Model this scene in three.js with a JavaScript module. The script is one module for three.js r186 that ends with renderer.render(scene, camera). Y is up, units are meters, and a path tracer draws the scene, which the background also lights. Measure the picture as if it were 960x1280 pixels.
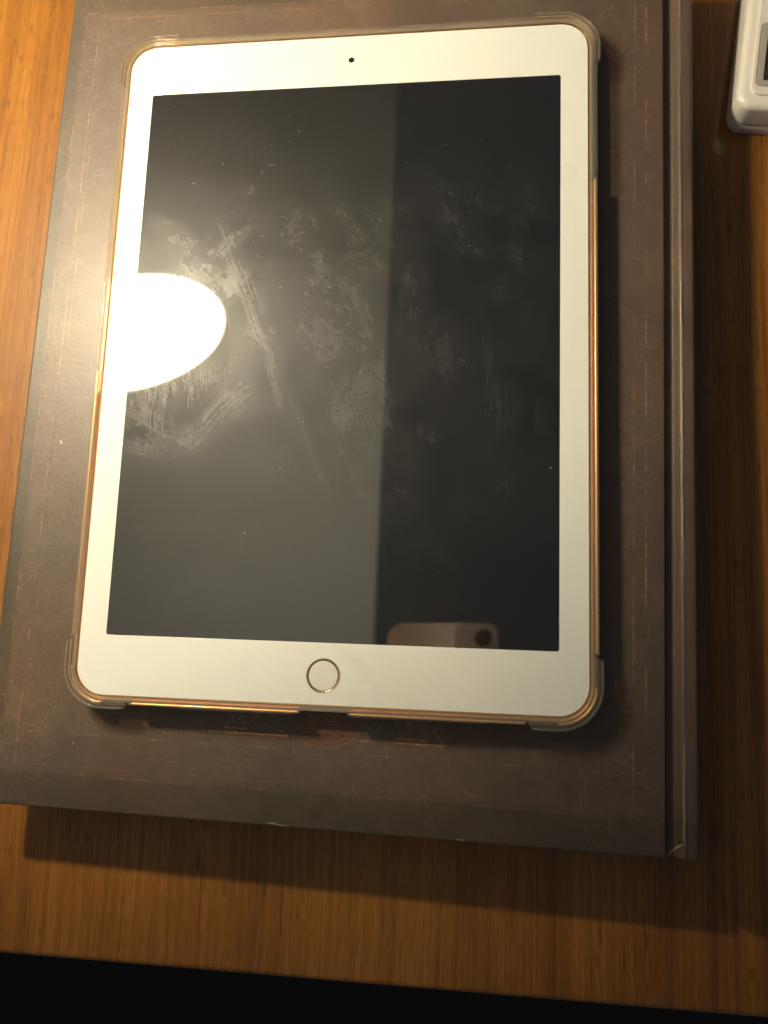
import * as THREE from 'three';
import { RoundedBoxGeometry } from 'three/addons/geometries/RoundedBoxGeometry.js';
import { mergeGeometries, toCreasedNormals } from 'three/addons/utils/BufferGeometryUtils.js';

// All shapes are drawn in millimetres (table top at y = 0) and scaled to metres when a mesh is made.
const MM = 0.001, V = (x, y, z) => new THREE.Vector3(x, y, z);
const scene = new THREE.Scene();
scene.background = new THREE.Color(0.064, 0.068, 0.073);      // a dark room around the table

// ---------------------------------------------------------------- camera (1000 px focal length on a 960 x 1280 picture)
const camera = new THREE.PerspectiveCamera(2 * Math.atan(0.64) * 180 / Math.PI, 0.75, 0.004, 12);
const EYE = V(50.47, 288.96, 95.07), RIGHT = V(0.99195782, -0.12141709, -0.03574323), UP = V(-0.0167642, 0.15387512, -0.98794808), AHEAD = V(-0.12545377, -0.98060203, -0.15060216);
camera.focus = 0.272; camera.userData.fStop = 10;
camera.position.copy(EYE).multiplyScalar(MM);
camera.quaternion.setFromRotationMatrix(new THREE.Matrix4().makeBasis(RIGHT, UP, AHEAD.clone().negate()));

// ---------------------------------------------------------------- light: one warm bulb in a low desk lamp, open at its top
const WARM = new THREE.Color(1, 0.85, 0.585);
const SHADE_AXIS = V(0.07, -1, -0.62).normalize(), OPENING = V(-188, 261, -100), BULB = V(-174, 302.5, -128);
const DOWN_CANDELA = 0.48, UP_CANDELA = 0.62;
const TILT = 0.0155;                                           // the book is a little thicker at its spine than at its open side

const renderer = new THREE.WebGLRenderer({ antialias: true });
renderer.toneMapping = THREE.LinearToneMapping;
renderer.toneMappingExposure = 1;
renderer.shadowMap.enabled = true;

// ---------------------------------------------------------------- helpers
function rng(seed) { return () => { seed = (seed + 0x6d2b79f5) | 0; let t = Math.imul(seed ^ (seed >>> 15), 1 | seed); t = (t + Math.imul(t ^ (t >>> 7), 61 | t)) ^ t; return ((t ^ (t >>> 14)) >>> 0) / 4294967296; }; }
function hash(x, y, s) { let h = Math.imul(x, 374761393) ^ Math.imul(y, 668265263) ^ Math.imul(s, 2147483647); h = Math.imul(h ^ (h >>> 13), 1274126177); return ((h ^ (h >>> 16)) >>> 0) / 4294967296; }
function noise(x, y, s = 0) {
  const xi = Math.floor(x), yi = Math.floor(y), fx = x - xi, fy = y - yi, u = fx * fx * (3 - 2 * fx), v = fy * fy * (3 - 2 * fy);
  return (hash(xi, yi, s) * (1 - u) + hash(xi + 1, yi, s) * u) * (1 - v) + (hash(xi, yi + 1, s) * (1 - u) + hash(xi + 1, yi + 1, s) * u) * v;
}
const fbm = (x, y, s, n = 4) => { let a = 0, w = 0.5, t = 0; for (let i = 0; i < n; i++) { a += w * noise(x, y, s + i * 17); t += w; x *= 2.03; y *= 2.03; w *= 0.5; } return a / t; };
const mix = (a, b, t) => a + (b - a) * t, clamp = (x, a = 0, b = 1) => Math.min(b, Math.max(a, x)), smooth = (a, b, x) => { const t = clamp((x - a) / (b - a)); return t * t * (3 - 2 * t); };
const srgb = (x) => (x <= 0.0031308 ? 12.92 * x : 1.055 * Math.pow(x, 1 / 2.4) - 0.055);
function dataTexture(w, h, at, color) {                      // at(x, y) -> [r, g, b] linear for colours, or one number
  const d = new Uint8Array(w * h * 4);
  for (let y = 0, o = 0; y < h; y++) for (let x = 0; x < w; x++, o += 4) {
    const c = at(x, y);
    for (let k = 0; k < 3; k++) d[o + k] = Math.round(255 * clamp(color ? srgb(c[k]) : c));
    d[o + 3] = 255;
  }
  const t = new THREE.DataTexture(d, w, h);
  t.magFilter = THREE.LinearFilter; t.minFilter = THREE.LinearFilter;
  if (color) t.colorSpace = THREE.SRGBColorSpace;
  t.wrapS = t.wrapT = THREE.RepeatWrapping; t.needsUpdate = true;
  return t;
}
function canvas(w, h) { const c = document.createElement('canvas'); c.width = w; c.height = h; return [c, c.getContext('2d')]; }
function canvasTexture(c, color) { const t = new THREE.CanvasTexture(c); if (color) t.colorSpace = THREE.SRGBColorSpace; return t; }

function part(name, geometry, material, parent = scene) {
  const list = Array.isArray(geometry) ? geometry : [geometry];
  const g = list.length > 1 ? mergeGeometries(list.map((q) => (q.index ? q.toNonIndexed() : q))) : list[0];
  g.scale(MM, MM, MM);
  const m = new THREE.Mesh(g, material); m.name = name; m.castShadow = m.receiveShadow = true;
  parent.add(m);
  return m;
}
function thing(name, label, category, at = V(0, 0, 0), turn = 0) {
  const o = new THREE.Group(); o.name = name; o.userData = { label, category };
  o.position.copy(at).multiplyScalar(MM); o.rotation.y = turn; scene.add(o);
  return o;
}
// outline of a rounded rectangle in the shape plane (shape y = -z)
function roundRect(hw, hh, r, Kind = THREE.Shape, cx = 0, cz = 0) {
  const s = new Kind(), y = -cz;
  s.moveTo(cx - hw + r, y - hh); s.lineTo(cx + hw - r, y - hh); s.absarc(cx + hw - r, y - hh + r, r, -Math.PI / 2, 0);
  s.lineTo(cx + hw, y + hh - r); s.absarc(cx + hw - r, y + hh - r, r, 0, Math.PI / 2);
  s.lineTo(cx - hw + r, y + hh); s.absarc(cx - hw + r, y + hh - r, r, Math.PI / 2, Math.PI);
  s.lineTo(cx - hw, y - hh + r); s.absarc(cx - hw + r, y - hh + r, r, Math.PI, 1.5 * Math.PI);
  return s;
}
function extrude(shape, y0, y1, bevel = 0, segments = 2, curveSegments = 16) {   // the outline given is the widest one
  const g = new THREE.ExtrudeGeometry(shape, { depth: y1 - y0 - 2 * bevel, bevelEnabled: bevel > 0, bevelThickness: bevel, bevelSize: bevel, bevelOffset: -bevel, bevelSegments: segments, curveSegments });
  g.translate(0, 0, y0 + bevel); g.rotateX(-Math.PI / 2);
  return flatTops(toCreasedNormals(g, 0.6));
}
function flatTops(g) {                                        // level faces keep a level normal right up to their rounded rims
  const p = g.attributes.position, n = g.attributes.normal, a = V(), b = V(), c = V();
  for (let i = 0; i < p.count; i += 3) {
    a.fromBufferAttribute(p, i); b.fromBufferAttribute(p, i + 1).sub(a); c.fromBufferAttribute(p, i + 2).sub(a); b.cross(c).normalize();
    if (Math.abs(b.y) > 0.9995) for (let k = 0; k < 3; k++) n.setXYZ(i + k, 0, Math.sign(b.y), 0);
  }
  return g;
}
function planarUV(g, x0, z0, w, h) {                         // u along x, v from the far edge to the near edge
  const p = g.attributes.position, uv = new Float32Array(p.count * 2);
  for (let i = 0; i < p.count; i++) { uv[2 * i] = (p.getX(i) - x0) / w; uv[2 * i + 1] = 1 - (p.getZ(i) - z0) / h; }
  g.setAttribute('uv', new THREE.BufferAttribute(uv, 2));
  return g;
}

// ---------------------------------------------------------------- the setting: floor, table, shelf overhead
const floorMat = new THREE.MeshStandardMaterial({ color: new THREE.Color(0.02, 0.021, 0.018), roughness: 0.9 });
const floor = part('floor', new THREE.BoxGeometry(4000, 40, 4000).translate(0, -760, 0), floorMat);
floor.userData.kind = 'structure';

// wood veneer, its grain running away from the near edge
const WX = 1400, WZ = 1100, woodX = 420, woodZ = 900;
const woodVal = new Float32Array(WX * WZ), woodFleck = new Float32Array(WX * WZ);
for (let j = 0; j < WZ; j++) for (let i = 0; i < WX; i++) {
  const x = (i / WX) * woodX, z = (j / WZ) * woodZ;
  const bend = 9 * (fbm(x / 90, z / 260, 3, 3) - 0.5) + 2.2 * (noise(x / 14, z / 120, 8) - 0.5);
  const q = x + bend, c = (q - 150) / 46, arch = Math.exp(-c * c) * 14 * Math.sin(z / 95 + 0.6);
  const r = q + arch * (0.5 + 0.5 * Math.cos(c * 3));
  const broad = fbm(r / 13, z / 700, 21, 3), line = fbm(r / 2.6, z / 380, 31, 3), fine = noise(r / 0.55, z / 34, 41), pore = noise(r / 0.5, z / 7, 51);
  woodVal[j * WX + i] = clamp(0.5 + 0.55 * (broad - 0.5) + 0.5 * (line - 0.5) + 0.5 * (fine - 0.5) + 0.3 * (noise(x / 0.5, z / 3, 57) - 0.5));
  woodFleck[j * WX + i] = smooth(0.74, 0.95, pore) * smooth(0.35, 0.6, noise(r / 3, z / 60, 61));
}
const woodMap = dataTexture(WX, WZ, (x, y) => {
  const v = woodVal[y * WX + x], f = woodFleck[y * WX + x];
  const a = [0.13, 0.043, 0.004], b = [0.21, 0.081, 0.007], c = [0.3, 0.128, 0.014];
  const t = v < 0.5 ? v * 2 : v * 2 - 1, lo = v < 0.5 ? a : b, hi = v < 0.5 ? b : c;
  return [0, 1, 2].map((k) => mix(lo[k], hi[k], t) * (1 - 0.45 * f));
}, true);
const woodBump = dataTexture(WX, WZ, (x, y) => clamp(0.6 + 0.25 * (woodVal[y * WX + x] - 0.5) - 0.5 * woodFleck[y * WX + x]));
for (const t of [woodMap, woodBump]) { t.wrapS = t.wrapT = THREE.MirroredRepeatWrapping; }
const woodMat = new THREE.MeshPhysicalMaterial({ map: woodMap, bumpMap: woodBump, bumpScale: 0.00012, roughness: 0.5, specularIntensity: 0.7, clearcoat: 0.6, clearcoatRoughness: 0.14 });
const table = thing('wooden_table', 'varnished orange brown wood table top under the big brown book', 'table', V(-117, 0.4, 0));
table.rotation.z = -TILT;
{
  const g = new RoundedBoxGeometry(1500, 26, 760, 3, 2.2).translate(0, -13, 213.4 - 380);
  part('tabletop', planarUV(g, -164 - 420, -173 - 450, woodX, woodZ), woodMat, table);
  const leg = new THREE.BoxGeometry(60, 714, 60);
  for (const [x, z] of [[-700, 160], [700, 160], [-700, -490], [700, -490]]) part('leg', leg.clone().translate(x, -26 - 357, z), woodMat, table);
}

// a white shelf over the left of the table: its lit underside is what the left of the dark screen mirrors
const plaster = new THREE.MeshStandardMaterial({ color: new THREE.Color(0.7, 0.745, 0.8), roughness: 0.85 });
const SHELF_Y = 733, shelf = thing('wall_shelf', 'pale bluish grey shelf hanging over the left half of the table', 'shelf');
part('board', new RoundedBoxGeometry(620, 22, 1050, 2, 2).rotateY(-0.006).translate(-76 - 310, SHELF_Y + 11, -250), plaster, shelf);

// ---------------------------------------------------------------- the lamp
const lamp = thing('desk_lamp', 'low desk lamp with a round shade open at the top, left of the book', 'lamp', V(-330, 0, -200));
{
  const base = V(-330, 0, -200);
  const dark = new THREE.MeshStandardMaterial({ color: new THREE.Color(0.05, 0.05, 0.05), roughness: 0.45, metalness: 0.3 });
  const inside = new THREE.MeshStandardMaterial({ color: new THREE.Color(0.75, 0.75, 0.73), roughness: 0.6 });
  const glow = new THREE.MeshStandardMaterial({ color: 0x000000, emissive: WARM, emissiveIntensity: 120 });
  const tilt = new THREE.Quaternion().setFromUnitVectors(V(0, -1, 0), SHADE_AXIS);
  const put = (g) => g.applyQuaternion(tilt).translate(OPENING.x - base.x, OPENING.y - base.y, OPENING.z - base.z);   // drawn with the opening at y = 0
  const profile = (pts) => new THREE.LatheGeometry(pts.map(([x, y]) => new THREE.Vector2(x, y)), 64);
  part('base', profile([[0, 0], [58, 0], [60, 2], [60, 9], [56, 14], [12, 17], [8, 22], [0, 22]]).translate(0, 7, 0), dark, lamp);
  const end = V(-66, 30, 0).applyQuaternion(tilt).add(OPENING).sub(base);
  const path = new THREE.CatmullRomCurve3([V(0, 24, 0), V(-4, 160, 0), V(-2, 270, 14), V(18, 318, 50), V(end.x - 14, end.y + 6, end.z - 6), end]);
  part('arm', new THREE.TubeGeometry(path, 60, 5, 12), dark, lamp);
  const shade = part('shade', put(profile([[0, 72], [22, 69], [46, 58], [60, 40], [65.4, 24], [66.2, 0], [64.6, 0], [64, 0.4]])), dark, lamp);
  part('reflector', put(profile([[64.4, 0.2], [63.6, 24], [58.4, 39.4], [45, 56.6], [21.6, 67.4], [0, 70.4]])), inside, shade);
  part('bulb', new THREE.SphereGeometry(14, 32, 20).translate(BULB.x - base.x, BULB.y - base.y, BULB.z - base.z), glow, lamp);
  const out = BULB.clone().sub(OPENING).addScaledVector(SHADE_AXIS, 20).normalize();                                // from the bulb to the nearest side of the dome
  part('socket', new THREE.CylinderGeometry(6, 6, 12, 24).applyQuaternion(new THREE.Quaternion().setFromUnitVectors(V(0, 1, 0), out)).translate(BULB.x - base.x + 8 * out.x, BULB.y - base.y + 8 * out.y, BULB.z - base.z + 8 * out.z), inside, lamp);
  const vent = put(profile([[0, 74], [18, 74], [18, 70], [0, 70]]));
  part('top_diffuser', vent, new THREE.MeshStandardMaterial({ color: 0x222222, emissive: WARM, emissiveIntensity: 20 }), lamp);
  const light = new THREE.PointLight(WARM, DOWN_CANDELA, 0, 2);
  light.position.copy(BULB).multiplyScalar(MM); light.shadow.radius = 0.69; light.castShadow = true; scene.add(light);
  const up = new THREE.SpotLight(WARM, UP_CANDELA, 0, 1.3, 0.5, 2), top = V(0, 79, 0).applyQuaternion(tilt).add(OPENING);
  up.position.copy(top).multiplyScalar(MM); up.shadow.radius = 0.2; up.castShadow = true;
  up.target.position.set(top.x * MM, 2, top.z * MM - 0.1); scene.add(up, up.target);
}

// ---------------------------------------------------------------- the book
const BOOK_W = 235.8, BOOK_H = 312, BOOK_TOP = 24;
const [cc, cx] = canvas(1416, 1874), PX = 1416 / BOOK_W;
const [bc, bx] = canvas(1416, 1874);
{
  const r = rng(11), img = cx.createImageData(1416, 1874), bi = bx.createImageData(1416, 1874);
  for (let y = 0, o = 0; y < 1874; y++) for (let x = 0; x < 1416; x++, o += 4) {
    const m = fbm(x / 210, y / 210, 5, 4), f = fbm(x / 26, y / 26, 6, 3), g = noise(x / 2.2, y / 2.2, 9), red = fbm(x / 330, y / 330, 71, 3), wob = 2.2 * (fbm(x / 30, y / 30, 72, 3) - 0.5);
    const ex = x / PX, ey = y / PX, inside = smooth(-0.6, 0.6, Math.min(ex - 5.6, ey - 13.2, BOOK_H - 11.2 - ey) + wob);   // the print is redder and lighter within its frame
    const k = 0.079 * (0.74 + 0.52 * m) * (0.84 + 0.32 * f) * (0.9 + 0.2 * g);
    const kk = k * mix(0.76, 1, inside);
    img.data[o] = 255 * srgb(kk * (mix(1.14, 1.2, inside) + 0.25 * (red - 0.5))); img.data[o + 1] = 255 * srgb(kk * mix(0.85, 0.83, inside)); img.data[o + 2] = 255 * srgb(kk * (mix(0.58, 0.62, inside) - 0.2 * (red - 0.5))); img.data[o + 3] = 255;
    const b = 128 + 46 * (fbm(x / 7, y / 7, 13, 3) - 0.5) + 40 * (noise(x / 2.6, y / 2.6, 14) - 0.5) + 60 * (fbm(x / 60, y / 60, 15, 2) - 0.5);
    bi.data[o] = bi.data[o + 1] = bi.data[o + 2] = b; bi.data[o + 3] = 255;
  }
  cx.putImageData(img, 0, 0); bx.putImageData(bi, 0, 0);
  cx.scale(PX, PX); bx.scale(PX, PX); cx.lineCap = bx.lineCap = 'round';
  // printed frame: worn double lines, broken up along their length
  const wornLine = (x0, y0, x1, y1, w, a, tint) => {
    const L = Math.hypot(x1 - x0, y1 - y0), n = Math.ceil(L / 0.5);
    for (let i = 0; i < n; i++) {
      const t0 = i / n, t1 = (i + 1.05) / n, k = fbm(x0 * 0.7 + t0 * L / 9, y0 * 0.3 + 3, 33, 3), al = a * 0.8 * smooth(0.36, 0.68, k) * r() * 1.5;
      if (al < 0.02) continue;
      cx.strokeStyle = `rgba(${tint},${Math.min(al, 1)})`; cx.lineWidth = w * (0.6 + 0.8 * r());
      cx.beginPath(); cx.moveTo(mix(x0, x1, t0) + 0.3 * (r() - 0.5), mix(y0, y1, t0) + 0.3 * (r() - 0.5)); cx.lineTo(mix(x0, x1, t1), mix(y0, y1, t1)); cx.stroke();
    }
  };
  const GOLD = '150,108,80', PALE = '146,116,98', W = BOOK_W, H = BOOK_H, RX = 224;
  for (const [d, a] of [[5.4, 0.45], [11.4, 0.6], [13.2, 0.35]]) wornLine(d + 0.6, 14, d, H - 14, 0.42, a, PALE);
  for (const [d, a] of [[13, 0.55], [15.8, 0.5]]) { wornLine(6, d, RX - 4, d, 0.42, a, GOLD); wornLine(8, H - d + 2, RX - 6, H - d + 2, 0.4, a * 0.7, GOLD); }
  wornLine(12, H - 24.5, RX - 14, H - 24, 0.4, 0.4, PALE);
  for (const [d, a] of [[RX - 4.4, 0.9], [RX - 8.2, 0.55]]) wornLine(d, 14, d, H - 15, 0.5, a, GOLD);
  wornLine(RX - 4.4, H - 22, RX - 4.4, H - 16, 1.1, 1.4, GOLD);
  // small scrolls and crackle in the border band
  const scroll = (x, y, s, a, tint) => {
    cx.strokeStyle = `rgba(${tint},${a})`; cx.lineWidth = 0.2 + 0.28 * r();
    cx.beginPath(); let px = x, py = y, an = r() * 6.28, cu = (r() - 0.5) * 0.7;
    cx.moveTo(px, py);
    for (let i = 0; i < 9; i++) { an += cu; cu += (r() - 0.5) * 0.5; px += Math.cos(an) * s; py += Math.sin(an) * s; cx.lineTo(px, py); }
    cx.stroke();
  };
  const band = () => { const s = r() * 4; return s < 1.3 ? [2 + 22 * r() * r() + 3, r() * H] : s < 2.6 ? [RX - 2 - 22 * r(), r() * H] : s < 3.4 ? [r() * RX, 11 + 24 * r()] : [r() * RX, H - 11 - 24 * r()]; };
  for (let i = 0; i < 900; i++) { const [x, y] = band(); scroll(x, y, 0.25 + 0.55 * r(), 0.07 + 0.2 * r(), r() < 0.5 ? GOLD : PALE); }
  for (let i = 0; i < 900; i++) { const [x, y] = band(); const a = r() * 6.28, l = 2 + 9 * r(); cx.strokeStyle = `rgba(${PALE},${0.1 + 0.22 * r()})`; cx.lineWidth = 0.12 + 0.15 * r(); cx.beginPath(); cx.moveTo(x, y); cx.quadraticCurveTo(x + Math.cos(a) * l * 0.5 + r(), y + Math.sin(a) * l * 0.5, x + Math.cos(a) * l, y + Math.sin(a) * l); cx.stroke(); }
  for (let i = 0; i < 420; i++) { const x = r() * W, y = r() * H, d = 0.12 + 0.3 * r() * r(); cx.fillStyle = `rgba(196,168,140,${0.1 + 0.4 * r()})`; cx.beginPath(); cx.ellipse(x, y, d, d * (0.4 + 0.6 * r()), r() * 3, 0, 7); cx.fill(); }
  // ribbon with forked ends and a round medallion, near the bottom edge
  cx.strokeStyle = 'rgba(205,140,80,0.9)'; cx.lineWidth = 0.5;
  const mx = 118, my = H - 31;
  for (const s of [-1, 1]) {
    for (const q of [[[12, -7], [39, -7], [35.5, -2.5], [39, 2.5], [12, 2.5]], [[14, -5.6], [34, -5.6], [31.5, -2.3], [34, 1.1], [14, 1.1]]]) for (const k2 of [0.9, 0.7]) for (let i = 0; i < 4; i++) wornLine(mx + s * q[i][0], my + q[i][1], mx + s * q[i + 1][0], my + q[i + 1][1], 0.5, k2, '178,122,74');
    for (let i = 0; i < 16; i++) scroll(mx + s * (15 + 18 * r()), my - 5 + 6 * r(), 0.3, 0.5, GOLD);
  }
  cx.fillStyle = 'rgba(96,60,46,0.5)'; cx.beginPath(); cx.ellipse(mx, my - 4, 12, 9.5, 0, 0, 7); cx.fill(); cx.stroke();
  cx.beginPath(); cx.ellipse(mx, my - 4, 10.4, 8, 0, 0, 7); cx.stroke();
  for (let i = 0; i < 30; i++) scroll(mx - 8 + 16 * r(), my - 9 + 10 * r(), 0.4, 0.4, GOLD);
  // scuffs where the paper shows, at the near edge, the corner and along the spine crease
  cx.strokeStyle = 'rgba(196,170,136,0.85)';
  const scuff = (pts, w) => { cx.lineWidth = w; cx.beginPath(); pts.forEach(([x, y], i) => (i ? cx.lineTo(x, y) : cx.moveTo(x, y))); cx.stroke(); };
  scuff([[101, H - 0.7], [102.5, H - 1], [104.5, H - 0.5], [107, H - 0.35]], 0.28); scuff([[162, H - 0.5], [164.4, H - 0.4]], 0.28);
  scuff([[226.6, H - 0.4], [228.3, H - 1.7], [230.4, H - 4.2]], 0.35); scuff([[15.2, 186], [15.6, 186.6]], 0.9);
  let sx = W - 4.6; cx.lineWidth = 0.2;
  for (let y = 8; y < H - 4; y += 1.1) { const nx = clamp(sx + (r() - 0.5) * 0.5, W - 5, W - 4.1); cx.strokeStyle = `rgba(205,180,150,${0.12 + 0.5 * smooth(0.42, 0.7, fbm(y / 22, 2, 44, 3))})`; cx.beginPath(); cx.moveTo(sx, y); cx.lineTo(nx, y + 1.15); cx.stroke(); sx = nx; }
  // relief of the same frame lines and dents
  bx.strokeStyle = 'rgba(60,60,60,0.5)'; bx.lineWidth = 0.4;
  for (const d of [5.4, 11.4]) { bx.beginPath(); bx.moveTo(d + 0.6, 14); bx.lineTo(d, H - 14); bx.stroke(); }
  for (const d of [13, 15.8]) { bx.beginPath(); bx.moveTo(6, d); bx.lineTo(RX - 4, d); bx.stroke(); }
  for (let i = 0; i < 240; i++) { const x = r() * W, y = r() * H, d = 0.3 + 1.2 * r() * r(); bx.fillStyle = r() < 0.5 ? 'rgba(40,40,40,0.4)' : 'rgba(220,220,220,0.4)'; bx.beginPath(); bx.ellipse(x, y, d, d * 0.6, r() * 3, 0, 7); bx.fill(); }
}
const coverMat = new THREE.MeshPhysicalMaterial({ map: canvasTexture(cc, true), bumpMap: canvasTexture(bc), bumpScale: 0.00016, roughness: 0.47, ior: 1.6 });
const book = thing('book', 'thick dark brown hardback with a worn printed frame, lying under the tablet', 'book', V(1.2, 0, 2), -0.0135);
{
  const hw = BOOK_W / 2, hh = BOOK_H / 2, T = BOOK_TOP;
  // cross-section of the upper board with its joint groove and the hump over the spine, drawn in x and y and swept along z
  const s = new THREE.Shape(), L = -hw;
  s.moveTo(L + 0.6, T - 3);
  s.quadraticCurveTo(L, T - 3, L, T - 2.4); s.lineTo(L, T - 0.9); s.quadraticCurveTo(L, T, L + 1, T);
  s.lineTo(hw - 10.8, T); s.bezierCurveTo(hw - 9.8, T, hw - 10, T - 3, hw - 9, T - 3); s.lineTo(hw - 7, T - 3); s.bezierCurveTo(hw - 6.2, T - 2.6, hw - 5.8, T + 0.05, hw - 4.7, T + 0.2);
  s.bezierCurveTo(hw - 4.3, T + 0.25, hw - 4.2, T, hw - 3.8, T); s.lineTo(hw - 1.6, T - 0.2); s.quadraticCurveTo(hw, T - 0.4, hw, T - 2.2);
  s.lineTo(hw, T - 4.2); s.lineTo(hw - 14, T - 4.2); s.lineTo(hw - 14, T - 3); s.lineTo(L + 0.6, T - 3);
  const g = new THREE.ExtrudeGeometry(s, { depth: BOOK_H - 1.2, bevelEnabled: true, bevelThickness: 0.6, bevelSize: 0.45, bevelOffset: -0.45, bevelSegments: 3, curveSegments: 10 }).translate(0, 0, -hh + 0.6);
  part('cover', planarUV(toCreasedNormals(g, 0.5), -hw, -hh, BOOK_W, BOOK_H), coverMat, book);
  const spine = new THREE.Shape(); spine.moveTo(hw - 4, -3.6); spine.lineTo(hw - 1, -3.8); spine.quadraticCurveTo(hw - 0.2, 10, hw - 0.6, T - 4.3); spine.lineTo(hw - 4, T - 4.3);
  part('spine', planarUV(new THREE.ExtrudeGeometry(spine, { depth: BOOK_H - 1, bevelEnabled: false }).translate(0, 0, -hh + 0.5), -hw, -hh, BOOK_W, BOOK_H), coverMat, book);
  part('lower_cover', planarUV(new RoundedBoxGeometry(BOOK_W - 4.4, 3, BOOK_H - 0.6, 2, 0.8).translate(BOOK_W / 2, 2.6, 0).rotateZ(-TILT).translate(-BOOK_W / 2, 0, 0), -hw, -hh, BOOK_W, BOOK_H), coverMat, book);
  const paper = new THREE.MeshStandardMaterial({ color: new THREE.Color(0.62, 0.54, 0.4), roughness: 0.9 });
  const pages = new THREE.Shape(); pages.moveTo(5 - hw, 3.9); pages.lineTo(hw - 4.4, 3.9 - TILT * (BOOK_W - 9.4)); pages.lineTo(hw - 4.4, T - 4.3); pages.lineTo(hw - 15, T - 4.3); pages.lineTo(hw - 15, T - 3.1); pages.lineTo(5 - hw, T - 3.1);
  part('page_block', new THREE.ExtrudeGeometry(pages, { depth: BOOK_H - 8, bevelEnabled: false }).translate(0, 0, 4 - hh), paper, book);
}

// ---------------------------------------------------------------- the tablet
const GLASS = 33;
const gold = new THREE.MeshStandardMaterial({ color: new THREE.Color(0.86, 0.54, 0.24), metalness: 1, roughness: 0.36 });
// smears: grease left by fingers (colour) and how rough it makes the glass
const SW = 1110, SH = 1480;
const [gc, gx] = canvas(SW, SH);
{
  const r = rng(77), P = SW / 147.78;
  gx.fillStyle = '#000'; gx.fillRect(0, 0, SW, SH); gx.scale(P, P); gx.lineCap = 'round';
  // a woven pattern pressed on by a cloth, under the lamp's reflection
  for (let k = 0; k < 60; k++) { const x = 8 + 30 * r(), y = 100 + 16 * r(); gx.strokeStyle = `rgba(255,255,255,${0.14 + 0.25 * r()})`; gx.lineWidth = 0.16; gx.beginPath(); for (let q = 0; q < 5; q++) { gx.lineTo(x + (q % 2) * 1.1, y + q * 0.9); } gx.stroke(); }
  for (let k = 0; k < 40; k++) { const x = 5 + 30 * r(), y = 96 + 20 * r(), a = 1.45 + 0.4 * (r() - 0.5), l = 6 + 10 * r(); gx.strokeStyle = `rgba(255,255,255,${0.1 + 0.2 * r()})`; gx.lineWidth = 0.12; gx.beginPath(); gx.moveTo(x, y); gx.lineTo(x + Math.cos(a) * l, y + Math.sin(a) * l); gx.stroke(); }
  // dust: specks, short fibres
  for (let k = 0; k < 420; k++) { const x = r() * 147.78, y = 197 * Math.pow(r(), 1.1), d = 0.07 + 0.17 * Math.pow(r(), 3); gx.fillStyle = `rgba(255,255,255,${0.25 + 0.6 * r()})`; gx.beginPath(); gx.ellipse(x, y, d, d * (0.5 + 0.5 * r()), r() * 3, 0, 7); gx.fill(); }
  for (let k = 0; k < 46; k++) { const x = r() * 147, y = r() * 150, a = r() * 6.28, l = 0.5 + 1.6 * r(); gx.strokeStyle = `rgba(255,255,255,${0.3 + 0.5 * r()})`; gx.lineWidth = 0.13; gx.beginPath(); gx.moveTo(x, y); gx.quadraticCurveTo(x + Math.cos(a) * l, y + Math.sin(a) * l, x + Math.cos(a + 0.7) * l * 1.3, y + Math.sin(a + 0.7) * l * 1.3); gx.stroke(); }
  for (const [x, y, d] of [[56, 17, 0.35], [145, 139, 0.5], [63, 124, 0.4], [45, 162, 0.4], [45, 165, 0.3], [121, 23, 0.3], [76, 61, 0.3], [124, 120, 0.25]]) { gx.fillStyle = 'rgba(255,255,255,0.95)'; gx.beginPath(); gx.ellipse(x, y, d, d * 0.55, 0.5, 0, 7); gx.fill(); }
}
const grease = gx.getImageData(0, 0, SW, SH).data;
const greaseAt = (x, y) => {                                  // patchy, as grease rubbed thin is
  const g = grease[((SH - 1 - y) * SW + x) * 4] / 255;
  return g < 0.004 ? 0 : g > 0.8 ? g : g * (0.12 + 1.1 * smooth(0.3, 0.72, fbm(x / 34, y / 46, 91, 4)) * (0.55 + 0.9 * noise(x / 3.1, y / 4.2, 95)));
};
const clouds = (x, y) => {                                    // rubbed film: blots of finger grease gathered in patches, thick in the middle of the glass
  const X = x * 2 / SW * 147.78, Y = 197.04 - y * 2 / SH * 197.04, wx = 5 * (fbm(X / 11, Y / 11, 61, 3) - 0.5), wy = 6 * (fbm(X / 11, Y / 11, 66, 3) - 0.5);
  const patch = smooth(0.4, 0.74, fbm(X / 26, Y / 26, 67, 3)), blot = smooth(0.38, 0.9, fbm((X + wx) / 5.5, (Y + wy) / 8, 62, 4)), fine = smooth(0.5, 0.85, fbm((X + wx * 2) / 1.6, (Y + wy * 2) / 2.6, 63, 3)), soft = smooth(0.44, 0.72, fbm((X + wx) / 20, (Y + wy) / 20, 64, 4));
  const middle = smooth(26, 60, Y) * (1 - 0.7 * smooth(100, 176, Y));
  return (0.16 + 0.84 * middle) * (patch * (0.55 * blot + 0.4 * fine) + 0.3 * soft) * (0.55 + 0.45 * noise(X / 0.7, Y / 0.7, 65));
};
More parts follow.
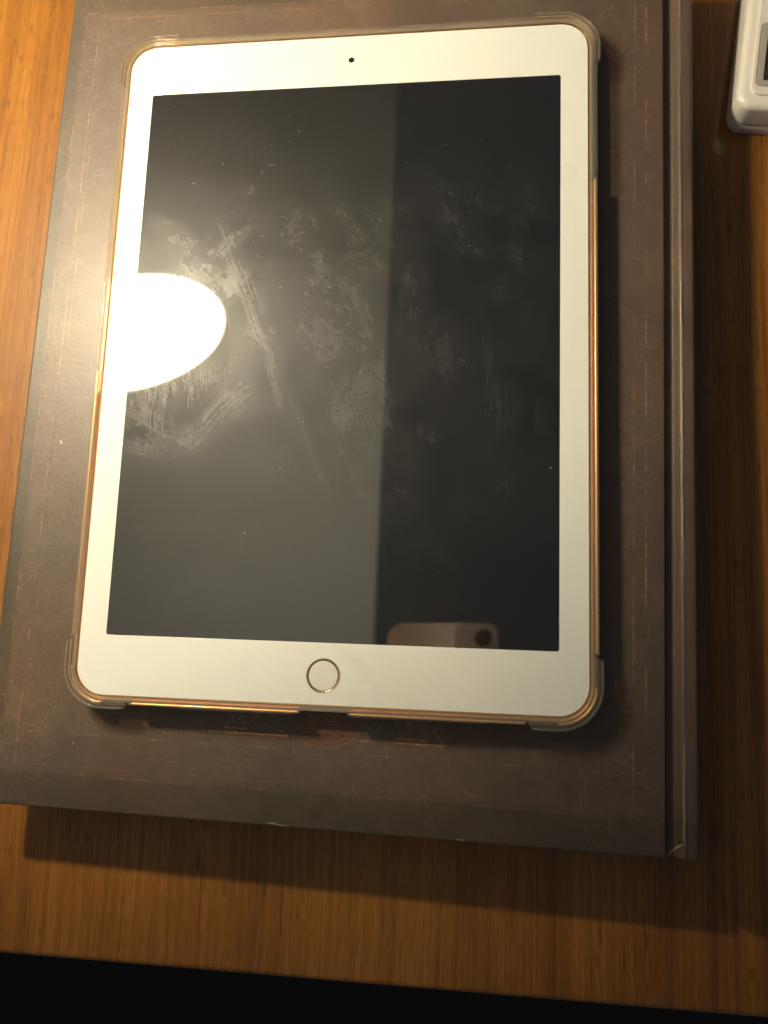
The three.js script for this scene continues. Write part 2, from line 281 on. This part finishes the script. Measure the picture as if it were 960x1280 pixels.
// places where fingers rested or slid: x and y from the far left corner in mm, half length, half width, direction, strength, how streaky
const SMEARS = [[38, 73, 24.2, 3.1, 1.15, 0.80, 0.9], [60, 122, 24.3, 2.5, 1.12, 0.50, 0.9], [52, 111, 8.3, 1.4, 1.24, 1.00, 1.0], [34, 73, 6.8, 3.1, 1.29, 0.90, 0.3], [66, 68, 7.2, 3.3, 1.40, 0.70, 0.2], [33, 59, 9.7, 2.5, -0.64, 0.70, 0.5], [14, 126, 15.9, 3.9, 0.39, 0.70, 0.8], [33, 123, 14.5, 5.0, 2.39, 0.80, 0.7], [12, 116, 11.6, 7.2, 1.37, 0.60, 0.9], [26, 108, 13.0, 5.6, 1.41, 0.50, 0.9], [77, 55, 6.4, 2.5, 0.87, 0.90, 0.4], [82, 87, 9.6, 2.2, 1.12, 0.70, 0.9], [99, 81, 13.0, 4.4, 1.75, 0.80, 0.6], [96, 73, 6.6, 3.3, 1.29, 0.70, 0.3], [90, 108, 12.5, 2.2, 1.49, 0.50, 0.9], [111, 103, 7.2, 2.5, 1.47, 0.50, 0.7], [124, 104, 11.0, 1.9, 1.51, 0.60, 0.9], [131, 118, 8.6, 5.0, 1.50, 0.70, 0.7], [142, 123, 6.5, 2.5, 1.41, 0.70, 0.4], [91, 126, 3.0, 2.2, 1.17, 1.00, 0.2], [105, 128, 3.6, 2.5, 0.47, 0.80, 0.3], [76, 121, 6.5, 3.1, 1.19, 0.60, 0.5], [113, 42, 14.8, 11.1, 1.48, 0.35, 0.2], [132, 65, 4.8, 3.3, 0.67, 0.50, 0.3], [131, 144, 6.3, 3.9, 1.48, 0.50, 0.3], [44, 164, 4.9, 0.8, 1.39, 0.90, 0.8], [21, 39, 8.4, 3.9, 0.49, 0.40, 0.5], [36, 37, 6.6, 2.8, 0.42, 0.50, 0.5], [12, 54, 9.6, 3.3, 0.56, 0.70, 0.4], [20, 67, 12.3, 4.4, 0.84, 0.60, 0.5], [65, 94, 10.0, 6.1, 0.55, 0.40, 0.5], [72, 77, 10.6, 6.1, 0.98, 0.40, 0.4], [56, 141, 14.4, 7.2, 0.29, 0.35, 0.6], [106, 97, 12.5, 7.2, 1.10, 0.35, 0.5], [128, 133, 7.2, 5.0, 0.53, 0.30, 0.4], [120, 154, 8.0, 6.1, 0.87, 0.25, 0.4], [99, 138, 8.5, 5.6, 0.95, 0.30, 0.4], [83, 68, 6.4, 4.4, 0.49, 0.50, 0.4], [24, 161, 16.7, 3.3, 0.06, 0.30, 0.9], [82, 168, 8.3, 5.0, 0.57, 0.20, 0.4], [113, 169, 7.6, 5.0, 0.81, 0.20, 0.4], [35, 21, 14.0, 6.7, 0.51, 0.25, 0.4], [134, 40, 9.7, 5.0, 1.16, 0.25, 0.4], [70, 29, 14.6, 3.3, 0.17, 0.22, 0.8], [8, 133, 7.8, 3.3, 0.21, 0.60, 0.7], [48, 94, 9.2, 4.4, 0.69, 0.50, 0.5], [102, 154, 8.7, 3.3, 1.11, 0.25, 0.7]];
const film = new Float32Array(SW * SH / 4), filmAt = (x, y) => film[(y >> 1) * SW / 2 + (x >> 1)];
for (let y = 0; y < SH / 2; y++) for (let x = 0; x < SW / 2; x++) film[y * SW / 2 + x] = 0.7 * clouds(x, y);
SMEARS.forEach(([mx, my, len, wid, turn, strength, streaky], n) => {
  const W2 = SW / 2, H2 = SH / 2, P = W2 / 147.78, c = Math.cos(turn), s = Math.sin(turn), R = Math.ceil((Math.max(len, wid) * 1.7 + 2) * P);
  for (let j = Math.max(0, Math.floor(my * P - R)); j < Math.min(H2, my * P + R); j++) for (let i = Math.max(0, Math.floor(mx * P - R)); i < Math.min(W2, mx * P + R); i++) {
    const x = i / P - mx, y = j / P - my, bend = 0.8 * wid * (fbm((x + mx) / 14, (y + my) / 14, 81, 2) - 0.5), u = (x * c + y * s + bend) / len, v = (y * c - x * s + bend) / wid, d = u * u + v * v;
    if (d > 2.6) continue;
    const mask = Math.pow(1 - smooth(0.15, 2.4, d * (0.75 + 0.5 * fbm(i / 14, j / 14, 82 + n, 3))), 1.3);
    const streak = smooth(0.24, 0.88, fbm((x * c + y * s + bend) / (len * 0.9) + n * 7, (y * c - x * s + bend) / 0.5, 83 + n, 4)), blot = smooth(0.2, 0.92, fbm((x + n * 31) / 2.1, y / 2.1, 84, 4));
    film[(H2 - 1 - j) * W2 + i] += 0.68 * strength * mask * mix(blot, streak, streaky) * (0.75 + 0.25 * noise(i * 1.3, j * 1.3, 85));
  }
});
const screenMap = dataTexture(SW, SH, (x, y) => { const k = 0.008 + 0.12 * Math.pow(greaseAt(x, y), 1.1) + 0.026 * filmAt(x, y); return [k, k, k]; }, true);
const hazeMap = dataTexture(SW, SH, (x, y) => clamp(0.3 + 0.6 * filmAt(x, y) + 0.9 * greaseAt(x, y)));              // how much of the light the film scatters
const screenMat = new THREE.MeshPhysicalMaterial({ map: screenMap, roughness: 0.03, ior: 1.9, clearcoat: 1, clearcoatMap: hazeMap, clearcoatRoughness: 0.36 });
const [wc, wx] = canvas(850, 1200);
{
  const r = rng(5), q = 850 / 170;
  wx.fillStyle = '#fff'; wx.fillRect(0, 0, 850, 1200); wx.scale(q, q);
  for (let k = 0; k < 500; k++) { wx.fillStyle = `rgba(120,108,90,${0.06 + 0.3 * r() * r()})`; const d = 0.08 + 0.22 * r() * r(); wx.beginPath(); wx.ellipse(170 * r(), 240 * r(), d, d * (0.4 + 0.6 * r()), r() * 3, 0, 7); wx.fill(); }
  for (let k = 0; k < 70; k++) { wx.strokeStyle = `rgba(130,118,100,${0.06 + 0.12 * r()})`; wx.lineWidth = 0.12; const x = 170 * r(), y = 240 * r(), a = r() * 6.3, l = 0.6 + 2.4 * r(); wx.beginPath(); wx.moveTo(x, y); wx.quadraticCurveTo(x + l * Math.cos(a), y + l * Math.sin(a), x + l * 1.6 * Math.cos(a + 0.4), y + l * 1.6 * Math.sin(a + 0.4)); wx.stroke(); }
  for (let k = 0; k < 46; k++) { wx.fillStyle = `rgba(150,138,118,${0.01 + 0.015 * r()})`; const a = r() * 6.3; wx.beginPath(); wx.ellipse(k < 20 ? 85 + 13 * Math.cos(a) : 170 * r(), k < 20 ? 229 + 9 * Math.sin(a) : 240 * r(), 1 + 3 * r(), 1 + 3.5 * r(), r() * 3, 0, 7); wx.fill(); }
}
const whiteGlass = new THREE.MeshPhysicalMaterial({ map: canvasTexture(wc, true), color: new THREE.Color(0.8, 0.81, 0.77), roughness: 0.45, clearcoat: 1, clearcoatRoughness: 0.02 });

const tablet = thing('tablet', 'white fronted tablet with a dark smeared screen, in a clear case on the book', 'tablet');
{
  const body = extrude(roundRect(84.75, 119.9, 11), 25.3, 32.4, 1.4, 3, 24);
  part('back_shell', body, gold, tablet);
  // the rounded metal edge, seen through the clear case wall on three sides, open at the port
  const rod = (x0, z0, x1, z1, r) => new RoundedBoxGeometry(2 * r, 8.4, Math.hypot(x1 - x0, z1 - z0), 6, r * 0.96).rotateY(Math.atan2(x1 - x0, z1 - z0)).translate((x0 + x1) / 2, 28.7, (z0 + z1) / 2);
  const bend = (sx) => { const ring = new THREE.Shape(), at = (r, q) => [sx * (73.9 + r * Math.cos(q)), -(109.1 + r * Math.sin(q))]; for (let i = 0; i <= 16; i++) ring[i ? 'lineTo' : 'moveTo'](...at(11.62, i / 16 * Math.PI / 2)); for (let i = 16; i >= 0; i--) ring.lineTo(...at(11.14, i / 16 * Math.PI / 2)); return extrude(ring, 24.5, 32.8, 0.22, 4); };
  part('metal_edge', [rod(85.5, -59.6, 85.5, 99, 0.5), bend(1), rod(63.6, 120.6, 9, 120.6, 0.42), rod(-7.4, 120.6, -63.6, 120.6, 0.42), bend(-1), rod(-85.5, 99, -85.5, 7.2, 0.46)], gold, tablet);
  const hx = 147.78 / 2, hz = 197.04 / 2;
  const front = roundRect(83.05, 118.1, 9.6);
  front.holes.push(roundRect(hx, hz, 0.8, THREE.Path));
  const disc = (x, z, r) => new THREE.Path().absarc(x, -z, r, 0, Math.PI * 2);
  front.holes.push(disc(0.1, 109, 5.5), disc(0, -108.7, 1.05));
  const bz = new THREE.ExtrudeGeometry(front, { depth: 0.48, bevelEnabled: true, bevelThickness: 0.12, bevelSize: 0.12, bevelOffset: -0.12, bevelSegments: 2, curveSegments: 32 });
  bz.translate(0, 0, 32.4); bz.rotateX(-Math.PI / 2);
  part('bezel', planarUV(flatTops(toCreasedNormals(bz, 0.5)), -85, -120, 170, 240), whiteGlass, tablet);
  const sc = new THREE.ExtrudeGeometry(roundRect(hx + 0.1, hz + 0.1, 0.9), { depth: 0.57, bevelEnabled: false }).translate(0, 0, 32.4).rotateX(-Math.PI / 2);
  part('screen', planarUV(sc, -hx, -hz, 2 * hx, 2 * hz), screenMat, tablet);
  const lathe = (pts) => new THREE.LatheGeometry(pts.map(([x, y]) => new THREE.Vector2(x, y)), 64);
  const button = part('home_button', lathe([[0, 32.78], [3.2, 32.8], [4.5, 32.86], [4.72, 32.8], [4.72, 32.4]]).translate(0.1, 0, 109), new THREE.MeshPhysicalMaterial({ color: new THREE.Color(0.76, 0.73, 0.7), roughness: 0.4, clearcoat: 0.8, clearcoatRoughness: 0.05 }), tablet);
  part('ring', lathe([[4.74, 32.4], [4.76, 32.86], [5.0, 32.95], [5.36, 33.02], [5.46, 32.96], [5.46, 32.4]]).translate(0.1, 0, 109), new THREE.MeshStandardMaterial({ color: new THREE.Color(0.62, 0.46, 0.3), metalness: 1, roughness: 0.22 }), button);
  const eye = part('camera', lathe([[0, 32.9], [0.82, 32.9], [0.9, 32.94], [1.04, 32.94], [1.04, 32.4]]).translate(0, 0, -108.7), new THREE.MeshPhysicalMaterial({ color: new THREE.Color(0.012, 0.013, 0.016), roughness: 0.15 }), tablet);
  eye.castShadow = true;
}

// ---------------------------------------------------------------- the clear case
const clear = new THREE.MeshPhysicalMaterial({ color: new THREE.Color(0.96, 0.93, 0.85), roughness: 0.04, transmission: 0.92, thickness: 0, ior: 1.5 });   // yellowing soft plastic, deeper where more of it is crossed
const clearCase = thing('tablet_case', 'clear soft plastic case with thick corner bumpers around the white tablet', 'tablet case');
{
  part('back_plate', extrude(roundRect(84.6, 119.8, 11), 24.08, 25.2, 0.3), clear, clearCase);
  // straight walls between the bumpers
  const wall = (x0, x1, z0, z1, y1, m, label, name = 'side_wall') => { const w = part(name, new RoundedBoxGeometry(x1 - x0, y1 - 24.1, z1 - z0, 3, 0.45).translate((x0 + x1) / 2, (24.1 + y1) / 2, (z0 + z1) / 2), m, clearCase); if (label) w.userData.label = label; };
  wall(84.9, 86.2, -60.4, 99.6, 33.7, clear);
  wall(84.95, 86.25, -101.6, -60.6, 33.8, clear);
  wall(-86.1, -85, -103.6, -7.6, 33.7, clear); wall(-86.2, -85, -7.2, 5.8, 33.9, clear); wall(-86.1, -84.9, 6.2, 99.6, 33.7, clear);
  wall(-64.4, 63.4, -121, -120.1, 33.7, clear);
  wall(-64.4, -6.6, 120.1, 121.1, 33.7, clear);
  wall(8.2, 64.4, 120.1, 121.1, 33.7, clear);
  wall(-6.4, 8, 120.1, 120.8, 29, clear, 'low clear lip under the port opening');
  // inner lip over the edge of the tablet
  const lip = roundRect(84.85, 120.05, 11); lip.holes.push(roundRect(83.5, 118.6, 9.8, THREE.Path));
  part('lip', extrude(lip, 32.98, 33.55, 0.2, 2, 24), clear, clearCase);
  // corner bumpers
  const corner = (sx, sz, lx, lz) => {
    const tier = (o0, o1, y1, cut) => {                          // a ring sector between two offsets from the tablet's side, its ends rounded off
      const s = new THREE.Shape(), pts = [], arc = (hx, hz, r, a0, a1, n = 16) => { for (let i = 0; i <= n; i++) { const a = mix(a0, a1, i / n); pts.push([hx - r + r * Math.cos(a), hz - r + r * Math.sin(a)]); } };
      const X = 84.95, Z = 120.15, w = o1 - o0;
      pts.push([X + o0, lz + cut], [X + o0 + w * 0.4, lz + cut], [X + o0 + w * 0.8, lz + cut + 0.6], [X + o1, lz + cut + 1.8]);
      arc(X + o1, Z + o1, 11.4 + o1, 0, Math.PI / 2);
      pts.push([lx + cut + 1.8, Z + o1], [lx + cut + 0.6, Z + o0 + w * 0.8], [lx + cut, Z + o0 + w * 0.4], [lx + cut, Z + o0]);
      arc(X + o0, Z + o0, 11.4 + o0, Math.PI / 2, 0);
      pts.forEach(([x, z], i) => (i ? s.lineTo(sx * x, -sz * z) : s.moveTo(sx * x, -sz * z)));
      return extrude(s, 24.1, y1, Math.min(0.34, w * 0.42), 4);
    };
    part('corner_bumper', [tier(0, 0.72, 34.3, 0), tier(0.8, 1.5, 33, 0.4), tier(1.58, 2.5, 33.9, 0.8)], clear, clearCase);
  };
  corner(1, 1, 64.6, 99.8); corner(-1, 1, 64.6, 99.8); corner(1, -1, 63.6, 101.8); corner(-1, -1, 64.6, 103.8);
  // fine grip ribs on the near and far walls
  const ribs = (x0, x1, z, step, m) => { const list = []; for (let x = x0; x <= x1; x += step) list.push(new RoundedBoxGeometry(0.56, 9, 0.62, 1, 0.16).translate(x, 29.6, z)); const p = part('grip_ribs', list, m, clearCase); p.userData.kind = 'stuff'; };
  ribs(-46, -9.4, 121.2, 1.35, clear); ribs(10.6, 52, 121.2, 1.35, clear);
  ribs(-61, -46.6, -121.1, 2.3, clear); ribs(47.6, 62, -121.1, 2.3, clear);
}

// ---------------------------------------------------------------- the white device at the right
const device = thing('handheld_meter', 'white plastic handheld meter with a small grey framed display, right of the book', 'meter', V(138, -3.4, -98.2), -0.133);
{
  const shell = new THREE.MeshPhysicalMaterial({ color: new THREE.Color(0.78, 0.74, 0.68), roughness: 0.36 });
  const w = 64, l = 122, c = (g, x, z) => g.translate(x, 0, -z);
  part('lower_shell', extrude(roundRect(w / 2 - 0.15, l / 2 - 0.15, 5.4, THREE.Shape, w / 2, -l / 2), 0, 5.6, 0.5, 2), shell, device);
  const upper = extrude(roundRect(w / 2, l / 2, 5.5, THREE.Shape, w / 2, -l / 2), 3.4, 16, 2.6, 5);
  { const p = upper.attributes.position; for (let i = 0; i < p.count; i++) if (p.getY(i) < 6.1) p.setY(i, 5.9 + 0.08 * (p.getY(i) - 3.4)); }
  part('upper_shell', toCreasedNormals(upper, 0.5), shell, device);
  const panel = roundRect(w / 2 - 4, l / 2 - 4.4, 3.6, THREE.Shape, w / 2, -l / 2);
  const dx = 27.6, dz = -20.4;
  panel.holes.push(roundRect(22, 12.6, 1.8, THREE.Path, dx, dz));
  part('raised_panel', extrude(panel, 15.9, 17, 0.5, 3), shell, device);
  const frame = roundRect(21.95, 12.55, 1.75, THREE.Shape, dx, dz); frame.holes.push(roundRect(19.6, 10.4, 0.4, THREE.Path, dx, dz));
  const display = part('display_frame', extrude(frame, 16.02, 17.1, 0.2), new THREE.MeshStandardMaterial({ color: new THREE.Color(0.38, 0.34, 0.3), roughness: 0.4 }), device);
  part('display', extrude(roundRect(19.6, 10.4, 0.4, THREE.Shape, dx, dz), 16.01, 16.35), new THREE.MeshPhysicalMaterial({ color: new THREE.Color(0.03, 0.036, 0.038), roughness: 0.2, clearcoat: 1, clearcoatRoughness: 0.05 }), display);
  for (const x of [15, 43]) part('button', c(new THREE.CylinderGeometry(5.6, 6, 1.4, 40), x, 52).translate(0, 17.4, 0), shell, device);
}

// ---------------------------------------------------------------- the phone that takes the picture, mirrored in the screen
const phone = new THREE.Group(); phone.name = 'phone';
phone.userData = { label: 'pinkish phone held over the tablet, its lens seen mirrored in the screen', category: 'phone' };
{
  const back = new THREE.MeshPhysicalMaterial({ color: new THREE.Color(0.95, 0.87, 0.82), roughness: 0.27, metalness: 1 });
  const face = V(-0.147, -0.971, -0.188).normalize(), side = UP.clone().cross(face.clone().negate()).normalize(), head = face.clone().negate().cross(side);   // the way its back faces: a few degrees off the lens
  phone.position.copy(EYE).addScaledVector(AHEAD, -2.6).multiplyScalar(MM);
  phone.quaternion.setFromRotationMatrix(new THREE.Matrix4().makeBasis(side, head, face.clone().negate()));   // local +z away from the tablet
  scene.add(phone);
  const dx = -26.5, dy = -54;
  part('body', new THREE.ExtrudeGeometry(new THREE.Shape(roundRect(37.5, 75, 11).getPoints(12)), { depth: 5, bevelEnabled: true, bevelThickness: 1.5, bevelSize: 1.5, bevelOffset: -1.5, bevelSegments: 3 }).translate(dx, dy - 10, 1.5), back, phone);
  const isl = roundRect(13.5, 13.5, 6).getPoints(8); const isle = new THREE.Shape(isl);
  part('camera_island', new THREE.ExtrudeGeometry(isle, { depth: 0.7, bevelEnabled: false }).translate(-4.5, -4.5, -0.6), new THREE.MeshPhysicalMaterial({ color: new THREE.Color(0.8, 0.68, 0.62), roughness: 0.34, metalness: 1 }), phone);
  const lensMat = new THREE.MeshPhysicalMaterial({ color: new THREE.Color(0.008, 0.008, 0.01), roughness: 0.1 });
  for (const [x, y] of [[0, 0], [-2, -13]]) part('lens', new THREE.CylinderGeometry(5.4, 5.6, 0.9, 40).rotateX(Math.PI / 2).translate(x, y, -0.9), lensMat, phone);
}

renderer.render(scene, camera);
